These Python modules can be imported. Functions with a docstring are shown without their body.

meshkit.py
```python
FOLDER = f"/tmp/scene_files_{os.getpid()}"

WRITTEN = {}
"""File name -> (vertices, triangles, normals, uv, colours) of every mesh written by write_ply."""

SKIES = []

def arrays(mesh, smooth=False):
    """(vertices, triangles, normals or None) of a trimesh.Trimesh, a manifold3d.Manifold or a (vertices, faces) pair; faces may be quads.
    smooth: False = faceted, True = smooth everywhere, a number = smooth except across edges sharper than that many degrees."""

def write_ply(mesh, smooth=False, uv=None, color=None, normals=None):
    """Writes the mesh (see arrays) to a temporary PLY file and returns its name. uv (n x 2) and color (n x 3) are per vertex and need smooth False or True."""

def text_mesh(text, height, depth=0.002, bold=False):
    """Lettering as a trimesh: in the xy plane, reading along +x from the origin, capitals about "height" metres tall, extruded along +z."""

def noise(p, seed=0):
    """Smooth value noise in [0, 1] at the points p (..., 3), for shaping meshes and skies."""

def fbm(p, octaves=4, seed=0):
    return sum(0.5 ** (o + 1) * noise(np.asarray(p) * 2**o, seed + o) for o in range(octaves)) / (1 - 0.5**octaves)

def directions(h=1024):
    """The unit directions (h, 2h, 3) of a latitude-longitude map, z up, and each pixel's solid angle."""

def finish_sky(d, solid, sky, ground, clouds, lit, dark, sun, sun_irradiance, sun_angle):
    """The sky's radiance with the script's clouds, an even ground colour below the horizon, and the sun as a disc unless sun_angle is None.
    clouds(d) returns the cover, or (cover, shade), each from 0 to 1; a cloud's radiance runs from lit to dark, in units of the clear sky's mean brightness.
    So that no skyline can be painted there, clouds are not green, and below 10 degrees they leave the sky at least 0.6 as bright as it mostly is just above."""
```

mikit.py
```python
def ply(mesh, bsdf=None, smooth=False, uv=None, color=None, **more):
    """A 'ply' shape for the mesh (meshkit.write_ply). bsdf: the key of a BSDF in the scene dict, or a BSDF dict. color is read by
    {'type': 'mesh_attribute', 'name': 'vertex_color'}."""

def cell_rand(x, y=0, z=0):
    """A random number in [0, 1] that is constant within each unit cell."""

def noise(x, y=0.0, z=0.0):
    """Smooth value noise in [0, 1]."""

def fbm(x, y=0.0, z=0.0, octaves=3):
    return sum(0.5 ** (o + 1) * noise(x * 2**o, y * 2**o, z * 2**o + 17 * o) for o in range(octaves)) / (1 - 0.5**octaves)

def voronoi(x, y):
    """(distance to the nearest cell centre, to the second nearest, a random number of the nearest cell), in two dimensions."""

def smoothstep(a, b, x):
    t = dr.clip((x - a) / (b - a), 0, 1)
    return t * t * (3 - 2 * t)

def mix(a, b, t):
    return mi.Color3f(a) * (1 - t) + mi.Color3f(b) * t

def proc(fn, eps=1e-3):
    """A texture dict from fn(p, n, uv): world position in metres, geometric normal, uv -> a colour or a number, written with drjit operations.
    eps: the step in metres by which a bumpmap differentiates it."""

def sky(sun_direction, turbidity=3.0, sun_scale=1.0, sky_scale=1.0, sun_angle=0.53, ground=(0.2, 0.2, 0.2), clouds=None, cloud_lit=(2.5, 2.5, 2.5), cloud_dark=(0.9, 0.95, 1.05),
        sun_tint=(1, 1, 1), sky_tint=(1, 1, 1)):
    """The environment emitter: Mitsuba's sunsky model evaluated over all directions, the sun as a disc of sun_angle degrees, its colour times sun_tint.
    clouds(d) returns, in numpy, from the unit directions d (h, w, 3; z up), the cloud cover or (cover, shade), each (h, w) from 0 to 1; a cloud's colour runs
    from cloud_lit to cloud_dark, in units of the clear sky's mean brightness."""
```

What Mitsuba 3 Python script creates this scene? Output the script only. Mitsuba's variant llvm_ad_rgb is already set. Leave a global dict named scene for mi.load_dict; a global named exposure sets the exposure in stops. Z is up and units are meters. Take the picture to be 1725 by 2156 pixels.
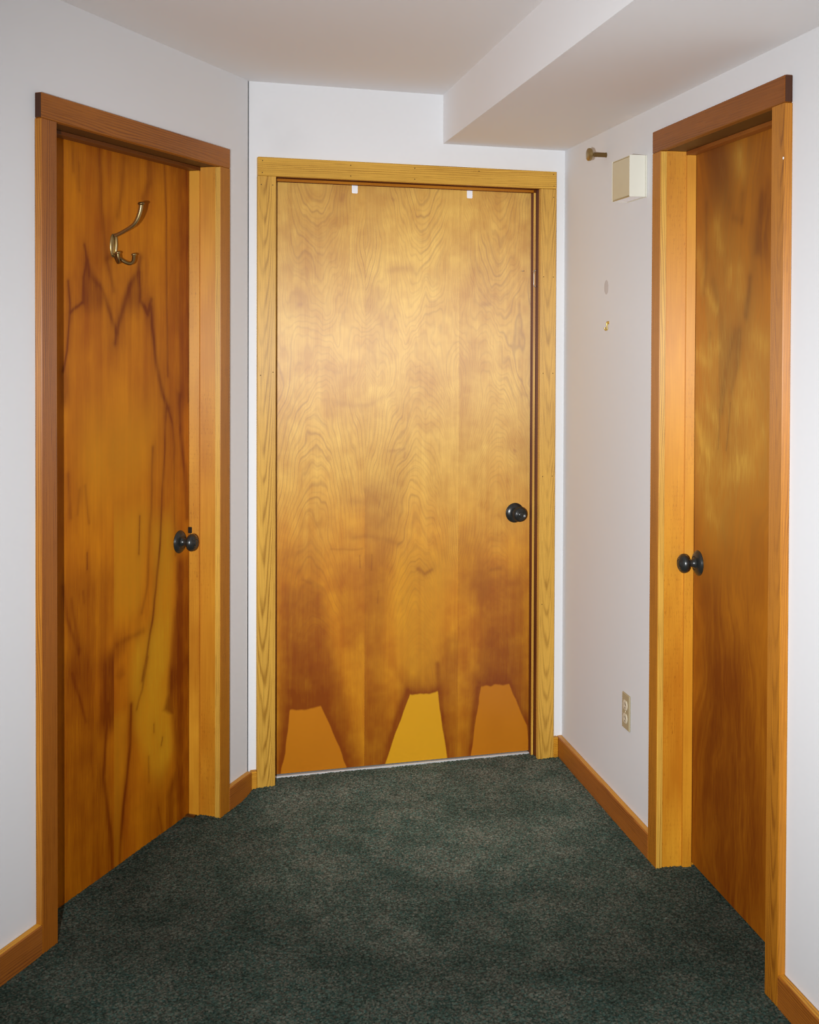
import math, random
import numpy as np
import trimesh
import shapely
import shapely.geometry as sg
import drjit as dr
import mitsuba as mi
import mikit, meshkit
from mikit import noise, fbm, smoothstep, mix, cell_rand

T = mi.ScalarTransform4f
rng = np.random.default_rng(7)
scene, labels = {}, {}

# ------------------------------------------------------------------ camera, light, exposure
FOCAL_PX, CAM_H, PITCH, ROLL = 2560.2, 1.5225, -0.01701, 0.00343
R0 = np.array([1.0, 0, 0]); U0 = np.array([0, -math.sin(PITCH), math.cos(PITCH)])
scene['camera'] = {'type': 'perspective', 'fov': 2 * math.degrees(math.atan(862.5 / FOCAL_PX)), 'fov_axis': 'x',
                   'principal_point_offset_y': (1078 - 750.63) / 2156, 'near_clip': 0.05, 'far_clip': 50.0,
                   'to_world': T().look_at(origin=[0, 0, CAM_H], target=[0, math.cos(PITCH), CAM_H + math.sin(PITCH)], up=(U0 - ROLL * R0).tolist())}
exposure = 0.0
# the photographer's flash, mounted just left of and a little below the lens (the photo's narrow hard shadows and door sheen come from it)
scene['camera_flash'] = {'type': 'spot', 'intensity': {'type': 'rgb', 'value': [53.0, 54.4, 55.8]}, 'cutoff_angle': 39.0, 'beam_width': 11.0,
                         'to_world': T().look_at(origin=[-0.27, 0.0, 1.45], target=[0.36, 4.0, 0.9], up=[0, 0, 1])}

# ------------------------------------------------------------------ frames of the three walls (plan coordinates from the surveyed photo)
def frame(angle, dist, kind):
    a = math.radians(angle)
    if kind == 'left':  d, n = np.array([math.sin(a), math.cos(a)]), np.array([math.cos(a), -math.sin(a)])
    if kind == 'right': d, n = np.array([math.sin(a), math.cos(a)]), np.array([-math.cos(a), math.sin(a)])
    if kind == 'back':  d, n = np.array([math.cos(a), -math.sin(a)]), np.array([-math.sin(a), -math.cos(a)])
    return d, n, -dist
WALL = {'left': frame(19.83, 1.8669, 'left'), 'right': frame(-10.277, 1.3343, 'right'), 'back': frame(-18.734, 3.9853, 'back'),
        'rear': (np.array([-1.0, 0.0]), np.array([0.0, 1.0]), -3.2)}

def xy(k, s, o):
    d, n, c = WALL[k]; return n * (c + o) + d * s
def place(k, mesh):
    """A mesh given in a wall's own coordinates (along the wall, out of the wall, up) put into the world."""
    d, n, c = WALL[k]; v = np.asarray(mesh.vertices, float)
    q = (n[None] * (c + v[:, 1:2])) + d[None] * v[:, :1]
    f = np.asarray(mesh.faces)
    if d[0] * n[1] - d[1] * n[0] < 0: f = f[:, ::-1]
    return trimesh.Trimesh(np.column_stack([q, v[:, 2]]), f, process=False)
def meet(a, oa, b, ob):
    (da, na, ca), (db, nb, cb) = WALL[a], WALL[b]
    return np.linalg.solve(np.array([na, nb]), [ca + oa, cb + ob])
def along(k, p): return float(WALL[k][0] @ p)

CEIL, SOFFIT, SOFFIT_W = 2.3614, 2.1916, 0.4637
CAS_W, CAS_T, HEAD0, HEAD1 = 0.0615, 0.0192, 2.05, 2.1114
BASE_H, BASE_T = 0.0728, 0.0194
OPEN = {'left': (2.5439, 3.3797), 'back': (0.8768, 1.8386), 'right': (2.6052, 3.2739)}
JAMB_D = {'left': 0.055, 'back': 0.031, 'right': 0.060}
HREV = 0.0006
DOOR_O = {'left': -0.0915, 'back': -0.055, 'right': -0.0885}
REV, JT, STOP_T, WALL_T = 0.005, 0.018, 0.011, 0.125
S_LB, S_BL = along('left', meet('left', 0, 'back', 0)), along('back', meet('left', 0, 'back', 0))
S_RB, S_BR = along('right', meet('right', 0, 'back', 0)), along('back', meet('right', 0, 'back', 0))
S_LR, S_RR = along('left', meet('left', 0, 'rear', 0)), along('right', meet('right', 0, 'rear', 0))

# ------------------------------------------------------------------ naming
def numbered(name):
    if name not in scene and not any(k.startswith(name + '__') for k in scene) and name not in labels: return name
    i = 1
    while f'{name}_{i:03d}' in scene or any(k.startswith(f'{name}_{i:03d}__') for k in scene) or f'{name}_{i:03d}' in labels: i += 1
    return f'{name}_{i:03d}'
def thing(name, label, cat, group=None, kind=None):
    key = numbered(name); labels[key] = {'label': label, 'category': cat}
    if group: labels[key]['group'] = group
    if kind: labels[key]['kind'] = kind
    return key
def part(parent, name, shape, label=None, kind=None):
    key = numbered(parent + '__' + name); scene[key] = shape
    if label or kind: labels[key] = {k: v for k, v in (('label', label), ('kind', kind)) if v}
    return key

# ------------------------------------------------------------------ meshes
def chamfer_box(lo, hi, b=0.0015):
    lo, hi = np.array(lo, float), np.array(hi, float); b = min(b, 0.45 * float((hi - lo).min()))
    pts = []
    for i in (0, 1):
        for j in (0, 1):
            for k in (0, 1):
                c = np.where([i, j, k], hi, lo); e = np.where([i, j, k], -b, b)
                for ax in range(3):
                    q = c + e; q[ax] = c[ax]; pts.append(q)
    return trimesh.convex.convex_hull(np.array(pts))
board_no = [0]
def board(k, s, o, z, mat, grain='z', tone=0, b=0.0015, arch=False):
    """One straight board (ranges along, out of and up the wall) whose uv carries its grain direction, its number and its tone."""
    m = chamfer_box((s[0], o[0], z[0]), (s[1], o[1], z[1]), b)
    v = np.asarray(m.vertices); board_no[0] += 1
    if board_no[0] % 2 != int(arch): board_no[0] += 1       # odd boards are plain-sawn (arched grain), even ones straight
    a, l = ((v[:, 0] - s[0]), v[:, 2]) if grain == 'z' else ((v[:, 2] - z[0]), v[:, 0])
    uv = np.column_stack([10.0 * board_no[0] + 0.5 + a + (v[:, 1] - o[0]), 10.0 * tone + 3.0 + l])
    return mikit.ply(place(k, m), mat, uv=uv)
def lathe(profile, seg=48):
    """profile of (height, radius); the axis is y, out of the wall"""
    pr = np.array(profile, float); th = np.linspace(0, 2 * math.pi, seg, endpoint=False)
    v = np.array([[r * math.cos(t), h, r * math.sin(t)] for h, r in pr for t in th])
    f = []
    for i in range(len(pr) - 1):
        for j in range(seg):
            a, b_, c, d = i * seg + j, i * seg + (j + 1) % seg, (i + 1) * seg + (j + 1) % seg, (i + 1) * seg + j
            f += [[a, c, b_], [a, d, c]]
    m = trimesh.Trimesh(v, f, process=False)
    m.merge_vertices(); m.update_faces(m.nondegenerate_faces()); m.fix_normals()
    return m
def tube(points, radii, seg=14, sub=6):
    """a smooth tapering rod through the points"""
    P = np.array(points, float); n = len(P); t = np.arange(n); tt = np.linspace(0, n - 1, (n - 1) * sub + 1)
    from scipy.interpolate import CubicSpline
    C = CubicSpline(t, P)(tt); R = np.interp(tt, t, radii)
    tan = np.gradient(C, axis=0); tan /= np.linalg.norm(tan, axis=1, keepdims=True)
    up = np.array([0.0, 0, 1]) if abs(tan[0][2]) < .9 else np.array([1.0, 0, 0]); v, f = [], []
    for i in range(len(C)):
        a = np.cross(tan[i], up); a /= np.linalg.norm(a); b = np.cross(a, tan[i]); up = b
        for j in range(seg):
            q = 2 * math.pi * j / seg; v.append(C[i] + R[i] * (a * math.cos(q) + b * math.sin(q)))
    for i in range(len(C) - 1):
        for j in range(seg):
            x, y = i * seg + j, i * seg + (j + 1) % seg
            f += [[x, y, y + seg], [x, y + seg, x + seg]]
    v += [C[0], C[-1]]; L = len(v)
    for j in range(seg):
        f.append([L - 2, (j + 1) % seg, j]); q = (len(C) - 1) * seg; f.append([L - 1, q + j, q + (j + 1) % seg])
    m = trimesh.Trimesh(v, f, process=False); m.fix_normals(); return m
def moved(m, s, o, z):
    m = m.copy(); m.vertices = m.vertices + np.array([s, o, z]); return m
def ball(c, r, squash=(1, 1, 1)):
    m = trimesh.creation.icosphere(2, r); m.vertices = m.vertices * np.array(squash) + np.array(c); return m
def ring(c, R, r, axis=1, seg=20):
    m = trimesh.creation.torus(R, r, major_sections=seg, minor_sections=8)
    if axis == 1: m.apply_transform(trimesh.transformations.rotation_matrix(math.pi / 2, [1, 0, 0]))
    if axis == 0: m.apply_transform(trimesh.transformations.rotation_matrix(math.pi / 2, [0, 1, 0]))
    m.vertices = m.vertices + np.array(c); return m
def join(*ms): return trimesh.util.concatenate(ms)

# ------------------------------------------------------------------ figure of the door veneers and some painted floor shade, in each door's own coordinates: metres along the wall, metres up
DOOR1_STROKES = [
    ([(2.744,1.665),(2.752,1.607),(2.748,1.563),(2.738,1.481),(2.721,1.431)], 0.0105, 0.75),
    ([(2.755,1.584),(2.813,1.609),(2.814,1.679),(2.831,1.725),(2.818,1.766)], 0.0109, 0.8),
    ([(2.831,1.721),(2.849,1.684),(2.891,1.657),(2.916,1.623),(2.941,1.58),(2.972,1.53),(2.966,1.501)], 0.0185, 0.7),
    ([(2.972,1.533),(3.005,1.596),(3.038,1.663),(3.085,1.706),(3.097,1.748)], 0.0222, 0.75),
    ([(3.09,1.703),(3.095,1.624),(3.137,1.587),(3.156,1.63)], 0.0156, 0.8),
    ([(3.153,1.607),(3.158,1.561),(3.17,1.496),(3.183,1.438),(3.219,1.341),(3.249,1.296)], 0.0187, 0.8),
    ([(2.941,1.749),(2.922,1.737),(2.95,1.674),(2.957,1.649)], 0.0165, 0.45),
    ([(2.885,2.046),(2.894,1.941),(2.904,1.836),(2.922,1.744)], 0.0207, 0.5),
    ([(3.012,2.028),(3.002,1.936),(2.979,1.864)], 0.0218, 0.4),
    ([(3.147,2.047),(3.147,1.979),(3.113,1.922)], 0.0262, 0.45),
    ([(3.23,2.047),(3.241,1.866),(3.245,1.554),(3.249,1.398)], 0.0083, 0.6),
    ([(2.764,2.035),(2.767,1.96)], 0.0106, 0.5),
    ([(2.793,1.981),(2.795,1.912)], 0.013, 0.4),
    ([(3.237,1.298),(3.234,1.181),(3.219,1.066),(3.204,0.893),(3.183,0.761),(3.161,0.669),(3.133,0.579),(3.105,0.495)], 0.0107, 0.65),
    ([(3.249,1.298),(3.275,1.249),(3.288,1.177),(3.29,0.978),(3.294,0.839)], 0.0113, 0.6),
    ([(3.317,1.334),(3.324,1.214),(3.354,1.091),(3.365,0.948)], 0.0233, 0.65),
    ([(3.165,1.187),(3.158,1.035),(3.147,0.902),(3.133,0.771),(3.105,0.7)], 0.0131, 0.45),
    ([(3.091,0.986),(3.086,0.874)], 0.0051, 0.6),
    ([(2.829,0.924),(2.83,0.879)], 0.0044, 0.6),
    ([(2.743,1.148),(2.754,1.033)], 0.0148, 0.4),
    ([(2.794,1.101),(2.785,1.039)], 0.0108, 0.3),
    ([(2.818,1.105),(2.838,1.004)], 0.0111, 0.35),
    ([(2.719,0.851),(2.736,0.762),(2.788,0.657)], 0.0168, 0.5),
    ([(2.759,0.809),(2.793,0.662)], 0.0152, 0.35),
    ([(2.811,0.822),(2.814,0.79)], 0.0088, 0.4),
    ([(2.971,0.637),(3.037,0.64),(3.112,0.645)], 0.0199, 0.4),
    ([(2.759,0.607),(2.793,0.535),(2.822,0.46)], 0.013, 0.6),
    ([(2.926,0.473),(2.914,0.368),(2.907,0.28),(2.92,0.203),(2.939,0.105),(2.948,-0.002)], 0.0163, 0.8),
    ([(3.047,0.446),(3.04,0.328),(3.023,0.24),(3.005,0.153),(2.99,0.055),(2.985,-0.006)], 0.0147, 0.75),
    ([(3.133,0.559),(3.105,0.467),(3.077,0.422)], 0.0103, 0.5),
    ([(3.219,0.295),(3.212,0.273)], 0.0054, 0.5),
    ([(3.172,0.348),(3.172,0.325)], 0.0053, 0.5),
    ([(3.14,0.258),(3.14,0.181)], 0.0079, 0.4),
    ([(3.197,0.083),(3.219,-0.004)], 0.011, 0.4),
    ([(3.363,2.053),(3.367,1.716),(3.371,1.314)], 0.0117, 0.6),
]
DOOR1_REGIONS = [
    ([1.59,1.625,1.677,1.725],[2.813,2.813,2.816,2.828],[2.909,2.909,2.879,2.834],0.0218,0.55),
    ([1.593,1.615,1.656,1.71],[2.992,3.005,3.025,3.085],[3.099,3.102,3.099,3.092],0.0243,0.45),
    ([1.295,1.476,1.635,1.874,2.053],[3.309,3.301,3.278,3.286,3.286],[3.379,3.379,3.379,3.379,3.379],0.0336,0.45),
    ([1.329,1.43],[2.712,2.712],[2.746,2.746],0.0206,0.45),
    ([0.434,0.572,0.691,0.831],[3.256,3.275,3.29,3.294],[3.38,3.38,3.379,3.379],0.0197,0.7),
    ([0.1,0.174,0.275,0.346,0.376,0.42,0.508],[3.245,3.286,3.283,3.275,3.226,3.252,3.267],[3.382,3.381,3.381,3.381,3.381,3.381,3.381],0.0197,0.7),
    ([0.096,0.129,0.174],[3.098,3.077,3.112],[3.256,3.302,3.317],0.0508,0.35),
    ([0.175,0.236,0.365,0.488,0.637],[3.154,3.133,3.07,3.044,3.057],[3.249,3.279,3.264,3.241,3.256],0.0405,-0.75),
    ([0.471,0.599,0.791,0.968],[3.112,3.154,3.176,3.147],[3.249,3.271,3.286,3.286],0.037,-0.55),
    ([1.058,1.167,1.311],[2.824,2.806,2.795],[3.112,3.154,3.219],0.0872,-0.35),
    ([0.698,0.826,1.01],[2.962,2.96,2.959],[3.098,3.126,3.147],0.0333,-0.4),
    ([0.403,0.473,0.545,0.619],[2.877,2.889,2.892,2.889],[2.955,2.96,2.962,2.958],0.0275,0.75),
    ([0.573,0.635,0.654],[2.895,2.952,2.958],[2.971,3.03,3.03],0.0332,0.4),
    ([0.53,0.544,0.566],[2.978,2.965,2.971],[2.991,3.01,3.004],0.0191,0.4),
    ([0.573,0.723,0.881],[2.714,2.715,2.715],[2.889,2.952,2.952],0.0332,0.3),
    ([0.074,0.294,0.476,0.653],[2.713,2.714,2.714,2.715],[2.951,2.914,2.871,2.853],0.0332,0.5),
    ([-0.01,0.129,0.27,0.434],[2.948,2.948,2.961,2.958],[2.987,2.993,3.017,3.03],0.0166,-0.25),
    ([1.998,2.084],[2.711,2.711],[3.379,3.379],0.0617,0.3),
]
DOOR2_STROKES = [
    ([(0.919,0.071),(0.932,0.162),(0.942,0.246)], 0.0165, 0.55),
    ([(1.051,0.255),(1.086,0.189),(1.118,0.111),(1.141,0.021)], 0.0238, 0.75),
    ([(0.944,0.314),(0.985,0.255),(1.016,0.249),(1.054,0.273)], 0.0168, 0.6),
    ([(1.366,0.269),(1.32,0.166),(1.294,0.093),(1.281,0.025)], 0.021, 0.65),
    ([(1.48,0.355),(1.487,0.245),(1.505,0.122),(1.515,0.018)], 0.0181, 0.6),
    ([(1.634,0.258),(1.621,0.155),(1.604,0.015)], 0.0165, 0.6),
    ([(1.757,0.266),(1.792,0.191),(1.828,0.109)], 0.0169, 0.6),
    ([(1.638,0.277),(1.694,0.262),(1.757,0.269)], 0.013, 0.5),
    ([(1.373,0.269),(1.426,0.254),(1.48,0.262)], 0.0107, 0.35),
    ([(0.89,0.813),(0.996,0.69)], 0.0133, 0.0),
    ([(0.99,0.691),(1.015,0.677)], 0.01, 0.3),
    ([(1.405,0.703),(1.431,0.686),(1.455,0.697)], 0.0143, 0.5),
    ([(1.684,0.684),(1.719,0.682)], 0.013, 0.35),
    ([(1.191,0.76),(1.193,0.716)], 0.0034, 0.5),
    ([(1.233,0.757),(1.232,0.701)], 0.0035, 0.45),
    ([(1.259,0.63),(1.253,0.587)], 0.0052, 0.35),
    ([(1.213,0.995),(1.33,1.004)], 0.0245, 0.3),
    ([(1.161,0.954),(1.206,0.946)], 0.0241, 0.3),
    ([(1.213,0.989),(1.265,0.931),(1.291,0.892),(1.252,0.85)], 0.0174, 0.25),
    ([(1.085,0.787),(1.2,0.781)], 0.0069, 0.25),
    ([(1.168,0.823),(1.213,0.827),(1.331,0.796)], 0.0172, 0.3),
    ([(1.12,1.988),(1.126,2.006)], 0.0152, 0.6),
    ([(1.307,2.001),(1.311,1.995)], 0.0104, 0.6),
    ([(1.818,2.015),(1.822,2.002)], 0.0188, 0.5),
    ([(0.973,1.63),(0.979,1.63)], 0.0149, 0.5),
    ([(1.455,1.629),(1.468,1.635)], 0.0178, 0.35),
    ([(1.645,1.637),(1.673,1.638)], 0.0166, 0.6),
    ([(1.074,1.105),(1.079,1.096)], 0.0101, 0.6),
    ([(1.297,1.121),(1.35,1.126)], 0.0105, 0.5),
    ([(1.353,1.113),(1.35,1.094)], 0.007, 0.6),
    ([(1.773,1.105),(1.777,1.101)], 0.0112, 0.6),
    ([(1.109,1.299),(1.16,1.279),(1.218,1.285),(1.31,1.315)], 0.0172, 0.3),
    ([(1.295,1.752),(1.367,1.76)], 0.0211, 0.35),
    ([(1.106,1.404),(1.112,1.4)], 0.0152, 0.3),
    ([(1.808,1.315),(1.822,1.308)], 0.0151, 0.4),
    ([(1.315,1.59),(1.302,1.571)], 0.0122, 0.25),
]
DOOR2_REGIONS = [
    ([1.792,1.898,2.039],[0.901,0.901,0.901],[1.095,1.12,1.158],0.049,0.22),
    ([1.746,1.785],[0.901,0.901],[1.076,1.108],0.0327,0.3),
    ([1.834,2.03],[1.21,1.21],[1.249,1.314],0.0343,0.2),
    ([1.393,1.59,1.714],[1.211,1.211,1.211],[1.29,1.315,1.263],0.0429,0.22),
    ([1.631,1.683,1.836],[1.583,1.583,1.562],[1.68,1.735,1.721],0.0454,0.2),
    ([0.815,1.012],[1.21,1.209],[1.338,1.337],0.0344,0.3),
    ([0.704,0.808],[0.903,0.903],[1.053,1.053],0.023,0.3),
    ([0.032,0.276,0.494,0.679],[0.904,0.904,0.903,0.903],[1.19,1.144,1.085,1.053],0.0362,0.55),
    ([0.257,0.37,0.488],[0.944,0.938,0.934],[1.054,1.073,1.047],0.0496,0.4),
    ([0.418,0.719],[1.137,1.091],[1.205,1.204],0.0375,0.25),
    ([0.015,0.261,0.417],[1.177,1.169,1.15],[1.208,1.207,1.205],0.0206,-0.1),
    ([0.022,0.224,0.474,0.787],[1.212,1.211,1.21,1.209],[1.288,1.28,1.28,1.311],0.0345,0.42),
    ([0.022,0.285],[1.212,1.211],[1.281,1.313],0.0276,0.3),
    ([0.575,0.704,0.833],[1.565,1.565,1.564],[1.678,1.677,1.642],0.0363,0.3),
    ([0.256,0.503,0.685],[1.638,1.623,1.608],[1.828,1.826,1.825],0.0404,0.42),
    ([0.263,0.374,0.471],[1.638,1.644,1.679],[1.813,1.784,1.763],0.0368,0.3),
    ([0.089,0.189,0.263],[1.832,1.8,1.757],[1.836,1.835,1.835],0.0151,0.4),
    ([0.015,0.228,0.453],[1.515,1.504,1.493],[1.565,1.564,1.563],0.0253,0.35),
    ([0.017,0.512],[1.568,1.566],[1.601,1.616],0.0292,0.15),
    ([0.303,0.526,0.765],[1.359,1.319,1.318],[1.473,1.486,1.553],0.0421,-0.3),
]
DOOR2_LOBES = [
    ([0.027,0.097,0.172,0.248],[0.91,0.926,0.935,0.944],[1.143,1.118,1.086,1.053],0.0066,1),
    ([0.018,0.1,0.175,0.259],[1.284,1.314,1.343,1.376],[1.517,1.505,1.491,1.48],0.007,1),
    ([0.004,0.103,0.179,0.263],[1.606,1.621,1.633,1.646],[1.836,1.828,1.792,1.755],0.0073,1),
]
LOBE_TOPS = [[(0.904, 0.232), (0.944, 0.245), (0.991, 0.243), (1.016, 0.245), (1.051, 0.253), (1.073, 0.246)], [(1.353, 0.258), (1.376, 0.261), (1.426, 0.252), (1.48, 0.257), (1.494, 0.251)], [(1.631, 0.251), (1.646, 0.263), (1.694, 0.26), (1.755, 0.264), (1.771, 0.255)]]
DOOR3_STROKES = [
    ([(3.104,1.325),(3.105,1.28),(3.116,1.215)], 0.006, 0.6),
    ([(3.039,1.346),(3.048,1.281),(3.061,1.221)], 0.0058, 0.6),
    ([(2.99,1.534),(2.998,1.447),(3.033,1.376)], 0.0225, 0.5),
    ([(3.087,1.379),(3.093,1.325)], 0.0269, 0.6),
    ([(3.016,1.534),(3.061,1.446),(3.087,1.368)], 0.0234, 0.35),
    ([(3.168,1.535),(3.175,1.498)], 0.0125, 0.3),
    ([(2.929,1.678),(2.934,1.635),(2.949,1.585)], 0.0271, 0.6),
    ([(2.865,1.883),(2.876,1.815),(2.887,1.746)], 0.0313, 0.4),
    ([(3.156,1.673),(3.127,1.627),(3.098,1.551)], 0.0365, 0.4),
    ([(3.204,1.891),(3.201,1.737),(3.214,1.645)], 0.0159, 0.35),
    ([(3.084,1.967),(3.063,1.891)], 0.0585, 0.35),
    ([(2.977,1.896),(2.982,1.824)], 0.0223, 0.3),
    ([(3.035,1.844),(2.976,1.829)], 0.0222, 0.3),
    ([(3.192,1.65),(3.162,1.619),(3.133,1.597)], 0.0311, -0.5),
    ([(3.046,1.698),(3.052,1.663)], 0.0291, -0.4),
    ([(2.986,1.695),(2.985,1.637)], 0.0447, -0.35),
    ([(3.248,1.472),(3.188,1.455)], 0.0442, -0.9),
    ([(3.167,1.492),(3.124,1.489)], 0.0426, -0.6),
    ([(3.268,1.29),(3.214,1.231),(3.176,1.195)], 0.0449, -0.7),
    ([(3.236,1.223),(3.214,1.21)], 0.0321, -0.5),
    ([(3.201,1.35),(3.142,1.31)], 0.0492, -0.45),
    ([(2.986,1.335),(2.929,1.347)], 0.0648, -0.45),
    ([(2.955,1.403),(2.918,1.412)], 0.0536, -0.35),
    ([(3.07,1.16),(2.983,1.173),(2.92,1.194)], 0.0727, -0.45),
    ([(3.003,1.197),(2.952,1.205)], 0.0439, -0.3),
    ([(3.166,1.03),(3.123,1.009)], 0.0426, -0.45),
    ([(3.243,1.16),(3.212,1.138)], 0.0577, -0.4),
    ([(2.895,1.517),(2.846,1.501)], 0.0563, -0.45),
    ([(2.854,1.284),(2.89,1.248)], 0.0422, -0.25),
    ([(3.174,1.075),(3.152,1.054)], 0.0434, -0.3),
    ([(2.998,1.999),(2.985,1.96)], 0.0558, -0.4),
    ([(3.137,1.823),(3.108,1.767)], 0.0541, -0.4),
    ([(3.253,1.756),(3.229,1.676)], 0.0452, -0.45),
]
DOOR3_REGIONS = [
    ([1.715,1.738,1.785,1.867,1.893],[2.809,2.804,2.805,2.806,2.806],[2.874,2.905,2.9,2.883,2.853],0.037,0.5),
    ([1.38,1.454,1.534],[3.046,2.991,2.977],[3.108,3.111,3.113],0.0241,0.4),
    ([1.903,2.048],[2.806,2.809],[3.287,3.29],0.1334,0.4),
    ([1.729,1.752],[2.898,2.899],[3.094,3.151],0.0537,0.3),
    ([1.878,1.941,2.018],[3.056,3.07,3.071],[3.124,3.154,3.184],0.0556,0.35),
    ([0.898,1.001],[2.807,2.809],[3.283,3.285],0.1673,0.3),  # this and the next two: shade toward the floor painted as dark bands
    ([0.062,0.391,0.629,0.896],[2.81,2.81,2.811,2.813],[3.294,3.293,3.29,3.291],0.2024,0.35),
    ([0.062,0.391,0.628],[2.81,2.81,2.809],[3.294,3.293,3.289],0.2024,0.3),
    ([1.121,1.446],[2.816,2.822],[3.28,3.286],0.1667,-0.15),
]

def polyline(x, xs, ys):
    y = mi.Float(ys[0])
    for i in range(len(xs) - 1):
        if xs[i + 1] - xs[i] > 1e-6:
            y = y + (ys[i + 1] - ys[i]) / (xs[i + 1] - xs[i]) * dr.clip(x - xs[i], 0, xs[i + 1] - xs[i])
    return y
def stroke_field(s, z, pts, w, halo):
    best = mi.Float(1e3)
    if len(pts) == 1: pts = [pts[0], pts[0]]
    for (a, b), (c, d) in zip(pts[:-1], pts[1:]):
        ex, ez = c - a, d - b; L = max(ex * ex + ez * ez, 1e-9)
        t = dr.clip(((s - a) * ex + (z - b) * ez) / L, 0, 1)
        best = dr.minimum(best, dr.square(s - a - t * ex) + dr.square(z - b - t * ez))
    return 0.60 * dr.exp(-best / (w * w)) + 0.38 * halo * dr.exp(-dr.sqrt(best) / (3.2 * w))
SEAM1, SEAM2, SEAM3 = (2.958,), (1.209, 1.5565), (3.116,)
def region_field(s, z, s0, zs, ls, rs, w, seams):
    # an edge that lies on a veneer joint is cut off sharply there
    lo, hi = (zs[0] if zs[0] > 0.12 else -1.0), (zs[-1] if zs[-1] < 1.97 else 3.0)
    a, b = polyline(z, zs, ls), polyline(z, zs, rs)
    wz = max(1.6 * w, 0.012)
    sl = [q for q in seams if max(abs(v - q) for v in ls) < 0.014]; sr = [q for q in seams if max(abs(v - q) for v in rs) < 0.014]
    left = dr.select(s0 > sl[0], mi.Float(1), mi.Float(0)) if sl else smoothstep(a - w, a + w, s)
    right = dr.select(s0 < sr[0], mi.Float(1), mi.Float(0)) if sr else smoothstep(b + w, b - w, s)
    return left * right * smoothstep(lo - wz, lo + wz, z) * smoothstep(hi + wz, hi - wz, z)
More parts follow.
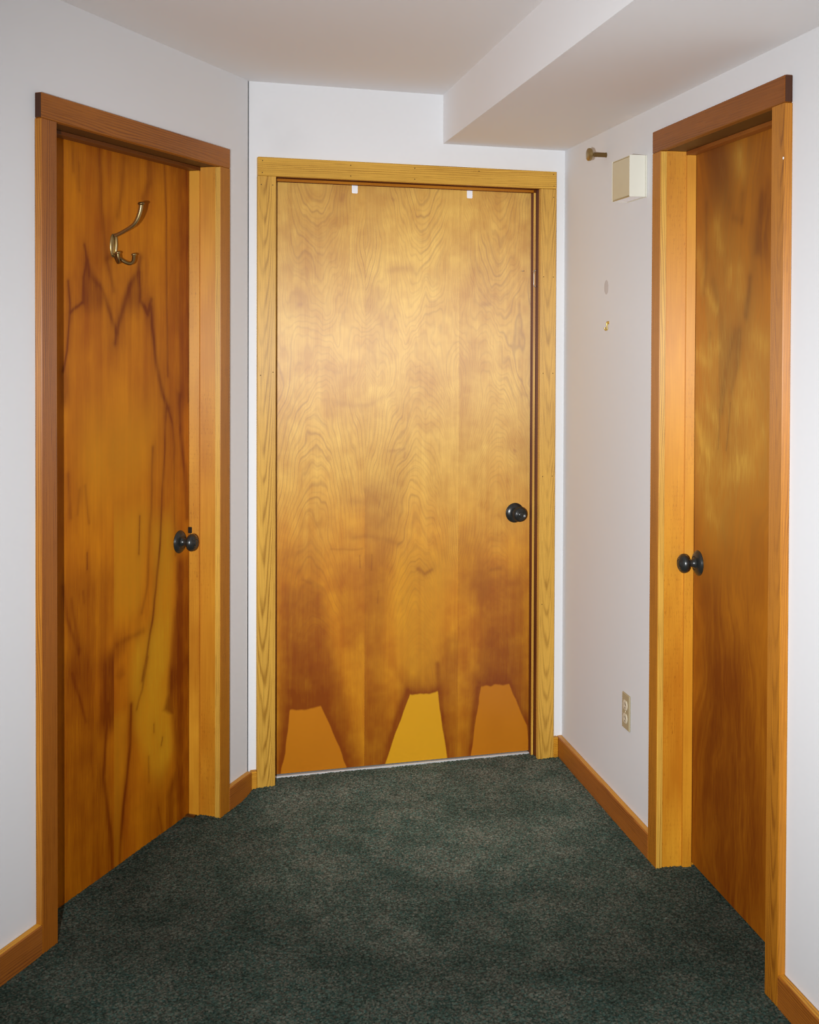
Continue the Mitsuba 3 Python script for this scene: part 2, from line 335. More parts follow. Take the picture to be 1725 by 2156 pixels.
def figure(s, z, strokes, regions, seams, halo=1.0):
    """(dark, pale): how much dark heartwood (plus painted shade low on the right door) and pale sapwood there is, 0 to 1"""
    ws = s + 0.008 * (fbm(s * 22, z * 9, 3.1) - 0.5) + 0.0015 * (noise(s * 160, z * 20, 5.0) - 0.5)
    wz = z + 0.022 * (fbm(s * 18, z * 7, 9.7) - 0.5)
    dark, pale = mi.Float(0), mi.Float(0)
    for zs, ls, rs, w, st in regions:
        f = region_field(ws, wz, s, zs, ls, rs, w, seams) * abs(st)
        if st > 0: dark = dark + f * (1 - dark)
        else: pale = pale + f * (1 - pale)
    for pts, w, st in strokes:
        if st == 0: continue
        f = stroke_field(ws, wz, pts, max(w * 0.55, 0.0011), halo) * abs(st)
        if st > 0: dark = dark + f * (1 - dark)
        else: pale = pale + f * (1 - pale)
    return dark, pale
def wall_coords(k, p):
    d = WALL[k][0]; return p.x * float(d[0]) + p.y * float(d[1]), p.z

def door1_colour(p, n, uv):
    s, z = wall_coords('left', p)
    dark, pale = figure(s, z, DOOR1_STROKES, DOOR1_REGIONS, SEAM1, 1.2)
    fine = noise(s * 420, z * 26, 1.0) - 0.5
    bl = fbm(s * 7, z * 3.6, 2.0) - 0.5
    blot = fbm(s * 18, z * 11, 31.0) - 0.5
    streak = fbm(s * 48 + 0.6 * bl, z * 1.3, 4.0) - 0.5
    t = dr.clip(0.42 + 0.75 * bl + 0.60 * streak + 0.45 * blot + 0.20 * fine, 0, 1)
    c = mix((0.55, 0.190, 0.005), (0.34, 0.082, 0.003), t)
    c = mix(c, (0.56, 0.265, 0.010), dr.clip(pale * (0.95 + 0.5 * fine + 0.5 * blot + 0.7 * streak), 0, 1))
    return mix(c, (0.145, 0.024, 0.0012), dr.clip(dark * (1.12 + 0.3 * fine + 0.6 * streak + 0.5 * blot), 0, 1) * 0.90)
def door2_colour(p, n, uv):
    s, z = wall_coords('back', p)
    dark, pale = figure(s, z, DOOR2_STROKES, DOOR2_REGIONS, SEAM2, 1.0)
    # the three flitches: each has its own centre, where the arched contour lines of the veneer nest
    leaf = dr.select(s < SEAM2[0], mi.Float(0), dr.select(s < SEAM2[1], mi.Float(1), mi.Float(2)))
    cen = dr.select(leaf == 0, mi.Float(1.03), dr.select(leaf == 1, mi.Float(1.405), mi.Float(1.70)))
    q = (s - cen + 0.03 * (fbm(z * 3.0, leaf * 5, 1.0) - 0.5)) / 0.12
    bend = polyline(z, [0.25, 0.75, 1.05, 1.35, 1.60, 1.85, 2.05], [-0.40, -0.55, -0.42, -0.30, 0.10, 0.42, 0.50])
    wob = fbm(s * 14, z * 5, 6.0) - 0.5; wob2 = fbm(s * 45, z * 13, 8.0) - 0.5
    g = (z - bend * q * q / (1.0 + 0.35 * dr.abs(q)) + 0.20 * wob + 0.012 * wob2) * 17.0
    ringv = 0.5 + 0.5 * dr.sin(6.2832 * g)
    line = dr.power(ringv, 7.0) * (0.15 + 0.8 * smoothstep(0.35, 0.75, noise(s * 9, z * 5, 12.0)))
    line = line + 0.45 * dr.power(0.5 + 0.5 * dr.sin(6.2832 * (g * 2.3 + 0.8)), 4.0)
    fine = noise(s * 500, z * 22, 1.0) - 0.5
    streak = fbm(s * 90, z * 2.2, 4.0) - 0.5
    bl = fbm(s * 8 + leaf * 3.7, z * 4.5, 2.0) - 0.5
    wisp = fbm(s * 26, z * 24, 21.0) - 0.5
    low = smoothstep(1.12, 0.62, z + 0.24 * bl + 0.10 * wob + 0.05 * wisp)
    t = dr.clip(0.45 + 0.8 * bl + 0.42 * streak + 0.22 * fine + 0.80 * wisp + 0.16 * (leaf - 1) * (leaf - 1), 0, 1)
    up = mix((0.70, 0.42, 0.065), (0.50, 0.235, 0.018), t)
    dn = mix((0.63, 0.270, 0.010), (0.45, 0.138, 0.004), t)
    c = mix(up, dn, low)
    c = mix(c, (0.55, 0.30, 0.018), dr.clip(pale * (0.9 + 0.8 * fine + 0.6 * wisp), 0, 1))
    lobe, rim = mi.Float(0), mi.Float(0)
    for i, ((zs, ls, rs, w, st), tops) in enumerate(zip(DOOR2_LOBES, LOBE_TOPS)):
        ss = s + 0.003 * (noise(z * 40, 3.0 + i) - 0.5)
        a, b = polyline(z, zs, ls), polyline(z, zs, rs)
        top = polyline(s + 0.004 * (noise(s * 80, 1.0) - .5), [q_[0] for q_ in tops], [q_[1] for q_ in tops]) + 0.010 * (noise(s * 60, 7.0) - 0.5)
        lobe = dr.maximum(lobe, smoothstep(a - 0.0025, a + 0.0025, ss) * smoothstep(b + 0.0025, b - 0.0025, ss) * smoothstep(top + 0.004, top - 0.004, z))
        # the dark rim that hugs each arch and trails off upwards
        out = dr.maximum(dr.maximum(a - ss, ss - b), (z - top) * (0.55 + 0.3 * wob2))
        rim = dr.maximum(rim, dr.exp(-dr.maximum(out, 0) / (0.033 + 0.014 * wob)) * dr.select(leaf == i, mi.Float(1), mi.Float(0.25)))
    c = mix(c, mix(c, (0.22, 0.075, 0.008), 0.6), dr.clip(line * (0.50 - 0.16 * low) * (1 - 0.4 * smoothstep(0.75, 0.4, z)), 0, 1))
    dark = dark * (0.85 + 0.20 * low); dark = dark + (1 - dark) * rim * 0.80
    c = mix(c, mix((0.32, 0.115, 0.009), (0.195, 0.037, 0.0012), low), dr.clip(dark * (1.1 + 0.12 * fine + 0.12 * streak + 0.3 * wisp), 0, 1) * 0.95)
    flat = mix((0.50, 0.170, 0.006), (0.44, 0.143, 0.005), dr.clip(0.5 + 1.2 * bl, 0, 1))
    flat = mix(flat, (0.61, 0.295, 0.010), smoothstep(0.5, 1.0, 1 - dr.abs(leaf - 1)))
    return mix(c, flat, lobe)
def door3_colour(p, n, uv):
    s, z = wall_coords('right', p)
    dark, pale = figure(s, z, DOOR3_STROKES, DOOR3_REGIONS, SEAM3, 1.2)
    fine = noise(s * 300, z * 40, 1.0) - 0.5
    bl = fbm(s * 6, z * 5.0, 2.0) - 0.5
    flow = fbm(s * 5, z * 3.4, 14.0) - 0.5
    streak = 0.6 * (fbm(s * 26 + 5 * flow, z * 5.0 , 4.0) - 0.5) + 0.7 * (fbm(s * 70 + 12 * flow, z * 4.0, 24.0) - 0.5)
    t = dr.clip(0.48 + 1.2 * bl + 0.9 * streak + 0.25 * fine, 0, 1)
    c = mix((0.43, 0.148, 0.007), (0.275, 0.076, 0.004), t)
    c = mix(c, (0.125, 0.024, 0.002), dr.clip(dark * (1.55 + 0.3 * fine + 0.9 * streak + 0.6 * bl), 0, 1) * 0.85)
    return mix(c, (0.58, 0.33, 0.045), dr.clip(pale * (0.8 + 0.5 * fine + 0.8 * streak), 0, 1))

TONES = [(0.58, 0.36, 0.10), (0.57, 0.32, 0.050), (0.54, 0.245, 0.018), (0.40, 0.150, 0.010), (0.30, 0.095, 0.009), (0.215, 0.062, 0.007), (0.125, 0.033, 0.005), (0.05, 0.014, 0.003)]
def unpack(uv):
    k = dr.floor(uv.x / 10); m = dr.floor(uv.y / 10)
    return k, m, uv.x - 10 * k - 0.5, uv.y - 10 * m
def tone(m):
    c = mi.Color3f(TONES[0])
    for i, v in enumerate(TONES[1:], 1): c = dr.select(m > i - 0.5, mi.Color3f(v), c)
    return c
def oak_colour(p, n, uv):
    k, m, x, y = unpack(uv)
    h1, h2, h3 = cell_rand(k, 1), cell_rand(k, 2), cell_rand(k, 3)
    w = fbm(x * 16, y * 1.8, k * 7.3) - 0.5; w2 = fbm(x * 90, y * 9, k * 3.1) - 0.5
    u = x - 0.031 + (h1 - 0.5) * 0.05
    arch = y * dr.select(h3 > 0.5, mi.Float(9), mi.Float(-9)) + 2600 * u * u + 3.2 * w + 0.5 * w2
    straight = (x + 0.035 * w + 0.002 * w2) * 150 + y * (h3 - 0.5) * 9
    g = dr.select(k - 2 * dr.floor(k / 2) > 0.5, arch, straight)
    line = dr.power(0.5 + 0.5 * dr.sin(6.2832 * g), 3.0)
    pore = smoothstep(0.55, 0.9, noise(x * 900, y * 22, k))
    fine = noise(x * 420, y * 9, k * 1.7) - 0.5
    bl = fbm(x * 9, y * 2.6, k * 2.9) - 0.5
    c = tone(m)
    d = dr.clip(0.12 + (0.16 + 0.50 * smoothstep(0.35, 0.7, noise(x * 40, y * 2.0, k * 4.3))) * line + 0.26 * pore + 0.30 * fine + 0.6 * bl, 0, 1)
    return mix(c * 1.06, c * mi.Color3f(0.50, 0.40, 0.28), d)
def pine_colour(p, n, uv):
    k, m, x, y = unpack(uv)
    bl = 0.9 * (fbm(x * 12, y * 4.6, k * 5.1) - 0.5) + 0.6 * (noise(x * 3, y * 1.5, k * 9.1) - 0.5)
    fine = noise(x * 500, y * 14, k) - 0.5
    fleck = smoothstep(0.78, 0.92, noise(x * 1500, y * 75, k * 2.0)) * smoothstep(0.45, 0.7, noise(x * 12, y * 4, k))
    c = tone(m)
    c = mix(c * 1.10, c * mi.Color3f(0.74, 0.56, 0.42), dr.clip(0.42 + 1.6 * bl + 0.25 * fine, 0, 1))
    return mix(c, c * mi.Color3f(0.55, 0.40, 0.3), fleck * 0.6)
def carpet_colour(p, n, uv):
    a = fbm(p.x * 3.0, p.y * 3.0, 1.0) - 0.5; b = fbm(p.x * 14, p.y * 14, 5.0) - 0.5
    t = noise(p.x * 260, p.y * 260, 2.0); u = noise(p.x * 330, p.y * 330, 9.0)
    c = mix((0.046, 0.068, 0.053), (0.077, 0.080, 0.063), smoothstep(0.35, 0.65, u + 0.6 * b))
    c = mix(c, (0.034, 0.066, 0.056), smoothstep(0.62, 0.9, noise(p.x * 200, p.y * 200, 17.0) + 0.5 * a) * 0.7)
    light_pool = smoothstep(1.0, 0.2, dr.sqrt(dr.square((p.x - 0.12) / 1.0) + dr.square((p.y - 3.95) / 1.05)) + 0.8 * a)  # pale centre and darker surround, floor light falloff painted into the colour
    return c * (0.40 + 1.20 * t) * (1 + 0.6 * a + 0.45 * b) * (0.66 + 1.10 * light_pool)
def wall_colour(p, n, uv):
    v = 0.72 + 0.025 * (fbm(p.x * 2.0 + p.y, p.z * 2.0, p.y * 2) - 0.5)
    d, nn, c0 = WALL['back']; s = p.x * float(d[0]) + p.y * float(d[1])
    r = dr.square((s - 0.885) / 0.10) + dr.square((p.z - 2.165) / 0.09)     # a faint dusty smudge over the middle door
    v = v * (1 - 0.06 * dr.exp(-r) * (0.5 + noise(s * 20, p.z * 20)) * dr.select(p.y > 3.9, mi.Float(1), mi.Float(0)))
    return mi.Color3f(v * 0.985, v * 0.993, v * 1.008)

def varnish(fn, rough=0.48, spec=0.45):
    # the pores of the grain run along v, so the varnish shines in a lobe that is wide across the grain and narrow along it
    return {'type': 'principled', 'base_color': mikit.proc(fn), 'roughness': rough, 'specular': spec, 'anisotropic': 0.92}
def plain(rgb, rough=0.5, spec=0.4, metal=0.0):
    return {'type': 'principled', 'base_color': {'type': 'rgb', 'value': list(rgb)}, 'roughness': rough, 'specular': spec, 'metallic': metal}
scene['door_veneer_left'] = varnish(door1_colour, 0.50, 0.12)
scene['door_veneer_back'] = varnish(door2_colour, 0.49, 0.95)
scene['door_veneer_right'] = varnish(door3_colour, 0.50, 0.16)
scene['oak'] = varnish(oak_colour, 0.48, 0.5)
scene['pine'] = varnish(pine_colour, 0.48, 0.5)
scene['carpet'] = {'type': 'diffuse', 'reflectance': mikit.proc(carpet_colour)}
scene['wall_paint'] = {'type': 'diffuse', 'reflectance': mikit.proc(wall_colour)}
scene['ceiling_paint'] = {'type': 'diffuse', 'reflectance': {'type': 'rgb', 'value': [0.82, 0.81, 0.81]}}
scene['rear_absorber'] = plain((0.075, 0.05, 0.03), 0.7, 0.2)  # unseen rear wall coloured dark to soak up bounced light
scene['bronze'] = plain((0.019, 0.021, 0.020), 0.30, 0.7, 0.3)
scene['brass'] = plain((0.36, 0.26, 0.11), 0.33, 0.5, 0.9)
scene['dark_brass'] = plain((0.20, 0.125, 0.045), 0.32, 0.5, 0.9)
scene['bright_brass'] = plain((0.62, 0.42, 0.10), 0.30, 0.5, 0.9)
scene['cream_plastic'] = plain((0.60, 0.585, 0.50), 0.5)
scene['shaded_beige_plastic'] = plain((0.52, 0.46, 0.31), 0.45)  # beige darkened for the grazing light on the chime front
scene['tan_plastic'] = plain((0.36, 0.27, 0.12), 0.4)
scene['ivory_plastic'] = plain((0.58, 0.53, 0.41), 0.4)
scene['outlet_beige'] = plain((0.36, 0.30, 0.18), 0.45)
scene['white_plastic'] = plain((0.84, 0.84, 0.86), 0.4)
scene['dark'] = plain((0.012, 0.008, 0.006), 0.6, 0.2)
scene['nail'] = plain((0.05, 0.025, 0.01), 0.6, 0.2)
scene['steel'] = plain((0.6, 0.6, 0.58), 0.3, 0.5, 0.9)
scene['aluminium'] = plain((0.72, 0.73, 0.73), 0.45, 0.5, 0.5)
scene['primer'] = {'type': 'diffuse', 'reflectance': {'type': 'rgb', 'value': [0.57, 0.54, 0.53]}}

# ------------------------------------------------------------------ large structure
def wall_plate(k, s0, s1, z1, hole=None, thick=WALL_T, mat='wall_paint'):
    poly = sg.box(s0, -0.02, s1, z1)
    if hole: poly = poly.difference(sg.box(*hole))
    m = trimesh.creation.extrude_polygon(poly, thick, engine='earcut')      # (s, z, depth)
    v = m.vertices.copy(); m = trimesh.Trimesh(np.column_stack([v[:, 0], -thick + v[:, 2], v[:, 1]]), m.faces[:, ::-1], process=False)
    m = place(k, m); m.fix_normals()
    return mikit.ply(m, mat)
def hole(k):
    a, b = OPEN[k]; return (a - REV - JT, -0.1, b + REV + JT, HEAD0 + REV + JT)
for key, k, s0, s1, txt in (('wall_left', 'left', S_LR - 0.2, S_LB - 0.009, 'long white painted wall that holds the door with the brass coat hook'),
                       ('wall_back', 'back', S_BL - 0.001, S_BR + 0.0, 'narrow white painted wall around the wide middle door'),
                       ('wall_right', 'right', S_RR - 0.2, S_RB + 0.12, 'white painted wall with the outlet, chime box and narrow door')):
    part(key, 'plaster', wall_plate(k, s0, s1, CEIL + 0.02, hole(k)))
    labels[key] = {'label': txt, 'category': 'wall', 'kind': 'structure'}
c = [meet('left', 0, 'rear', 0), meet('right', 0, 'rear', 0)]
rs = sorted([along('rear', q) for q in c]); part('wall_rear', 'plaster', wall_plate('rear', rs[0] - 0.3, rs[1] + 0.3, CEIL + 0.02, mat='rear_absorber'))
labels['wall_rear'] = {'label': 'unseen wall behind the camera, made dark to absorb bounced light', 'category': 'wall', 'kind': 'structure'}

room = sg.Polygon([meet('left', 0, 'rear', 0), meet('right', 0, 'rear', 0), meet('right', 0, 'back', 0), meet('left', 0, 'back', 0)])
def slab(poly, z0, z1):
    m = trimesh.creation.extrude_polygon(poly, z1 - z0, engine='earcut'); m.vertices = m.vertices + np.array([0, 0, z0]); return m
part('ceiling', 'plaster', mikit.ply(slab(room.buffer(0.12, join_style=2), CEIL, CEIL + 0.1), 'ceiling_paint'))
soff = sg.Polygon([xy('right', S_RR - 0.3, 0), xy('right', S_RR - 0.3, SOFFIT_W), meet('right', SOFFIT_W, 'back', 0), meet('right', 0, 'back', 0)]).intersection(room)
v = slab(soff, SOFFIT, CEIL + 0.005)
part('ceiling', 'soffit', mikit.ply(v, 'soffit_paint'), 'boxed drop in the ceiling along the right wall')
scene['soffit_paint'] = scene['ceiling_paint']
labels['ceiling'] = {'label': 'off-white painted ceiling with a boxed drop along one wall', 'category': 'ceiling', 'kind': 'structure'}

recess = [sg.Polygon([xy(k, a - REV, 0.01), xy(k, b + REV, 0.01), xy(k, b + REV, DOOR_O[k] - 0.04), xy(k, a - REV, DOOR_O[k] - 0.04)]) for k, (a, b) in OPEN.items()]
ground = shapely.union_all([room.buffer(0.006, join_style=2)] + recess)
part('floor', 'subfloor', mikit.ply(slab(ground, -0.06, -0.008), plain((0.05, 0.05, 0.045), 0.9, 0.1)))
def carpet_mesh(step=0.0034):
    x0, y0, x1, y1 = -1.35, 2.35, 1.15, 4.75
    gx, gy = np.arange(x0, x1, step), np.arange(y0, y1, step)
    X, Y = np.meshgrid(gx, gy); n, m_ = X.shape
    X = X + rng.uniform(-.3, .3, X.shape) * step; Y = Y + rng.uniform(-.3, .3, X.shape) * step
    Z = rng.uniform(-1, 1, X.shape) * 0.0019 + 0.0035 * (meshkit.fbm(np.stack([X * 5, Y * 5, X * 0], -1), 3) - 0.5)
    d, nn, c0 = WALL['back']; S, O = X * d[0] + Y * d[1], X * nn[0] + Y * nn[1] - c0
    f_ = (S - OPEN['back'][0]) / (OPEN['back'][1] - OPEN['back'][0])       # the carpet rides up towards the left end of the middle door
    Z += np.interp(f_, [0, 1], [0.0185, 0.0015]) * np.exp(-np.maximum(O, 0) ** 2 / 0.13 ** 2) * 1 / (1 + np.exp(-(S - 0.785) / 0.012))
    idx = np.arange(n * m_).reshape(n, m_)
    f = np.concatenate([np.stack([idx[:-1, :-1], idx[:-1, 1:], idx[1:, 1:]], -1).reshape(-1, 3), np.stack([idx[:-1, :-1], idx[1:, 1:], idx[1:, :-1]], -1).reshape(-1, 3)])
    V = np.stack([X, Y, Z], -1).reshape(-1, 3); cen = V[f].mean(1)
    f = f[shapely.contains_xy(ground, cen[:, 0], cen[:, 1])]
    used, inv = np.unique(f, return_inverse=True)
    return trimesh.Trimesh(V[used], inv.reshape(-1, 3), process=False)
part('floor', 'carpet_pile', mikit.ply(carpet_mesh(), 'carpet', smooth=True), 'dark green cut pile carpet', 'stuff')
rest = ground.difference(sg.box(-3, 2.352, 3, 9)).union(ground.intersection(sg.box(-9, 2, -1.348, 9))).union(ground.intersection(sg.box(1.148, 2, 9, 9)))
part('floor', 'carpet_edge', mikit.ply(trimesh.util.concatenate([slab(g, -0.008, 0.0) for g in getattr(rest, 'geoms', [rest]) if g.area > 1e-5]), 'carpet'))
labels['floor'] = {'label': 'dark green carpeted floor of the small hallway', 'category': 'floor', 'kind': 'structure'}

# ------------------------------------------------------------------ door frames (casings, jambs, stops)
TXT = {'left': 'oak door casing around the left door with the coat hook', 'back': 'pale golden oak casing around the wide middle door', 'right': 'oak door casing around the narrow right door'}
#            head  near  far   jamb head, side jambs, stops   (tones; head jambs and head stops have underside shade painted in)
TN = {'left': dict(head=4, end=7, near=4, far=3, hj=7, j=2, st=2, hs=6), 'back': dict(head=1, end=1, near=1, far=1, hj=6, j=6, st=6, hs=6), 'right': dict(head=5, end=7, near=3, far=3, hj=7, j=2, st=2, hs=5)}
for num, k in enumerate(('left', 'back', 'right'), 1):
    a, b = OPEN[k]; t = TN[k]; key = f'trim_{num}'; do = DOOR_O[k]
    labels[key] = {'label': TXT[k], 'category': 'door frame', 'kind': 'structure'}
    part(key, 'header_casing', board(k, (a - CAS_W, b + CAS_W), (0, CAS_T), (HEAD0, HEAD1), 'oak', 's', t['head']))
    if t['end'] == 7: part(key, 'end_grain', board(k, (a - CAS_W - 0.0006, a - CAS_W + 0.0004), (0.0012, CAS_T - 0.0012), (HEAD0 + 0.0012, HEAD1 - 0.0012), 'oak', 'z', 7, 0.0002), 'dark end grain of the head casing')
    part(key, 'side_casing', board(k, (a - CAS_W, a), (0, CAS_T), (-0.007, HEAD0 - 0.0005), 'oak', 'z', t['near'], arch=k != 'left'))
    part(key, 'side_casing', board(k, (b, b + CAS_W), (0, CAS_T), (-0.007, HEAD0 - 0.0005), 'oak', 'z', t['far'], arch=k == 'back'))
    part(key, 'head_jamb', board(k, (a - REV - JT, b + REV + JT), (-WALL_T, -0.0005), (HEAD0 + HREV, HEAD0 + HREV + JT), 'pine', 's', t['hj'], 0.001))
    part(key, 'side_jamb', board(k, (a - REV - JT, a - REV), (-WALL_T, -0.0005), (-0.007, HEAD0 + HREV), 'pine', 'z', t['j'], 0.001))
    part(key, 'side_jamb', board(k, (b + REV, b + REV + JT), (-WALL_T, -0.0005), (-0.007, HEAD0 + HREV), 'pine', 'z', t['j'], 0.001))
    so = (do + 0.0015, -JAMB_D[k])
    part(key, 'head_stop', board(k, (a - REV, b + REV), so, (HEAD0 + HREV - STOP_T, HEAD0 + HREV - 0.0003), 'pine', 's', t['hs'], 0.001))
    part(key, 'side_stop', board(k, (a - REV + 0.0003, a - REV + STOP_T), so, (-0.007, HEAD0 + HREV - STOP_T - 0.0003), 'pine', 'z', t['st'], 0.001))
    part(key, 'side_stop', board(k, (b + REV - STOP_T, b + REV - 0.0003), so, (-0.007, HEAD0 + HREV - STOP_T - 0.0003), 'pine', 'z', t['st'], 0.001))
k, (a, b), o = 'back', OPEN['back'], -JAMB_D['back']
part('trim_2__head_stop', 'face', board(k, (a - REV + STOP_T, b + REV - STOP_T), (o, o + 0.0012), (HEAD0 + HREV - STOP_T, HEAD0 + HREV - 0.002), 'pine', 's', 3, 0.0004), 'orange front edge')  # front strip in a lighter tone than the stop behind it
part('trim_2__side_stop_001', 'face', board(k, (b + REV - STOP_T, b + REV - 0.002), (o, o + 0.0012), (-0.007, HEAD0 + HREV - STOP_T), 'pine', 'z', 1, 0.0004), 'pale front edge')
for key, k in (('trim_1', 'left'), ('trim_3', 'right')):      # flash light on the side casing edges, painted as paler strips
    a, b = OPEN[k]
    part(key + '__side_casing', 'edge', board(k, (a - CAS_W - 0.0006, a - CAS_W + 0.0004), (0.0004, CAS_T - 0.0014), (-0.007, HEAD0 - 0.002), 'oak', 'z', 3, 0.0002), 'edge strip with flash light painted in')
    part(key + '__side_casing_001', 'edge', board(k, (b - 0.0006, b + 0.0004), (0.0004, CAS_T - 0.0014), (-0.007, HEAD0 - 0.002), 'oak', 'z', 1, 0.0002), 'edge strip with flash light painted in')
# nail heads that show on the middle casing
nail = lathe([(0, 0), (0, 0.0017), (0.0004, 0.0014), (0.0005, 0)], 10)
a, b = OPEN['back']
for s, z in ((a - .046, 2.099), (a - .047, 2.060), (1.133, 2.098), (1.133, 2.062), (1.362, 2.099), (1.362, 2.061), (1.60, 2.100), (b + .049, 2.102), (b + .051, 2.060),
             (a - .05, 2.02), (a - .012, 2.02), (b + .012, 1.735), (b + .05, 1.735), (b + .012, 1.39), (b + .05, 1.39), (a - .052, 1.39), (a - .01, 1.40), (b + .05, 2.02), (b + .05, 1.02), (b + .012, 1.02), (b + .012, .56)):
    part('trim_2', 'nail_head', mikit.ply(place('back', moved(nail, s, CAS_T, z)), 'nail', smooth=40))
part('trim_3', 'paint_fleck', mikit.ply(place('right', moved(lathe([(0, 0), (0, .004), (.0004, .003), (.0006, 0)], 9), OPEN['right'][0] - CAS_W + .004, CAS_T, 1.925)), 'white_plastic', smooth=True))
part('trim_1', 'strike_lip', mikit.ply(place('left', chamfer_box((3.3705, DOOR_O['left'] + 0.0003, .897), (3.3755, -0.079, .9155), .001)), 'dark'), 'blackened strike plate lip')
part('trim_1', 'strike_lip', mikit.ply(place('left', chamfer_box((3.3715, DOOR_O['left'] + 0.0003, .874), (3.3745, -0.081, .897), .0008)), 'bright_brass'), 'bare brass lower edge of the strike')

# ------------------------------------------------------------------ baseboards
def base(key, k, s0, s1, tonev, txt):
    part(key, 'board', board(k, (s0, s1), (0, BASE_T), (-0.007, BASE_H), 'oak', 's', tonev, 0.0025))
    part(key + '__board', 'lit_top_edge', board(k, (s0 + 0.001, s1 - 0.001), (0.001, BASE_T - 0.003), (BASE_H - 0.0004, BASE_H + 0.0006), 'oak', 's', 2, 0.0002), 'top edge strip with painted light')  # light on the board top, painted as a paler strip
    labels[key] = {'label': txt, 'category': 'baseboard', 'kind': 'structure'}
def meet_s(k, other): return along(k, meet(k, BASE_T, other, BASE_T))
base('baseboard_left', 'left', S_LR, OPEN['left'][0] - CAS_W, 4, 'reddish oak baseboard running off the left edge of the photo')
base('baseboard_left_001', 'left', OPEN['left'][1] + CAS_W, meet_s('left', 'back') - 0.001, 4, 'short oak baseboard between the left casing and the corner')
base('baseboard_back', 'back', S_BL + 0.004, OPEN['back'][0] - CAS_W, 2, 'stub of oak baseboard left of the middle door casing')
base('baseboard_back_001', 'back', OPEN['back'][1] + CAS_W, meet_s('back', 'right') , 2, 'stub of oak baseboard right of the middle door casing')
base('baseboard_right', 'right', OPEN['right'][1] + CAS_W, S_RB, 4, 'oak baseboard under the electrical outlet')
base('baseboard_right_001', 'right', S_RR, OPEN['right'][0] - CAS_W, 4, 'oak baseboard in the bottom right corner of the photo')

# ------------------------------------------------------------------ doors
KNOB = [(0.0105, 0.0185), (0.013, 0.016), (0.017, 0.0125), (0.022, 0.0105), (0.028, 0.0105), (0.0315, 0.013), (0.0335, 0.0195), (0.0365, 0.0245), (0.0410, 0.0268), (0.0435, 0.0272),
        (0.0445, 0.0262), (0.0455, 0.0272), (0.0490, 0.0266), (0.0535, 0.0235), (0.0565, 0.0195), (0.0572, 0.0178), (0.0566, 0.0166), (0.0580, 0.0150), (0.0588, 0.0135), (0.0580, 0.0118), (0.0574, 0.0104), (0.0592, 0.0088), (0.0604, 0.0055), (0.0609, 0.0)]
ROSE = [(0, 0.0), (0, 0.0355), (0.002, 0.0357), (0.0035, 0.0348), (0.0042, 0.0335), (0.0052, 0.0330), (0.0078, 0.0300), (0.0105, 0.0245), (0.0125, 0.0185), (0.0125, 0.0)]
def door(key, k, knob_s, knob_z, seams, z0, veneer, txt, hinge_gap=0.003, ztop=HEAD0 + HREV - 0.003):
    a, b = OPEN[k][0] - REV + hinge_gap, OPEN[k][1] + REV - 0.003; o = DOOR_O[k]
    labels[key] = {'label': txt, 'category': 'door', 'kind': 'structure'}
    zl, zr = z0
    def slab_mesh(s0, s1, o0, o1):
        m = chamfer_box((s0, o0, 0), (s1, o1, ztop), 0.00006); v = m.vertices.copy()
        low = v[:, 2] < 0.5; v[low, 2] += zl + (zr - zl) * (v[low, 0] - a) / (b - a); m.vertices = v; return place(k, m), np.column_stack([v[:, 0] + v[:, 1], v[:, 2]])
    part(key, 'slab', mikit.ply(slab_mesh(a, b, o - 0.035, o - 0.0012)[0], 'pine_plain'))
    cuts = [a] + list(seams) + [b]
    for s0, s1 in zip(cuts[:-1], cuts[1:]):
        m, uv = slab_mesh(s0 + (0.00005 if s0 != a else 0), s1 - (0.00005 if s1 != b else 0), o - 0.0012, o)
        part(key, 'veneer_sheet', mikit.ply(m, veneer, uv=uv))
    kn = part(key, 'knob', mikit.ply(place(k, moved(lathe(KNOB), knob_s, o, knob_z)), 'bronze', smooth=35), 'dark oil-rubbed bronze door knob')
    part(kn, 'rosette', mikit.ply(place(k, moved(lathe(ROSE), knob_s, o, knob_z)), 'bronze', smooth=35))
scene['pine_plain'] = plain((0.20, 0.08, 0.012), 0.5)
door('door_1', 'left', 3.3185, 0.8770, (2.958,), (0.0, 0.0), 'door_veneer_left', 'flush wooden door with dark flame grain and a brass coat hook')
door('door_2', 'back', 1.7750, 0.8830, SEAM2, (0.029, 0.0105), 'door_veneer_back', 'wide flush birch door with three pale arches along its foot')
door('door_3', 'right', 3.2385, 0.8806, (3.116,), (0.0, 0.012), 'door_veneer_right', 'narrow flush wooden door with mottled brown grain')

key = thing('threshold_strip', 'scuffed pale metal threshold strip under the middle door', 'threshold', kind='structure')
a, b = OPEN['back']; o = DOOR_O['back']
m = chamfer_box((a + 0.004, o - 0.03, -0.006), (b - 0.004, o + 0.009, 0.0095), 0.002); v = m.vertices.copy(); hi = v[:, 2] > 0
v[hi, 2] += 0.0170 * (1 - (v[hi, 0] - a) / (b - a)) - 0.0025; m.vertices = v
part(key, 'strip', mikit.ply(place('back', m), 'aluminium'))

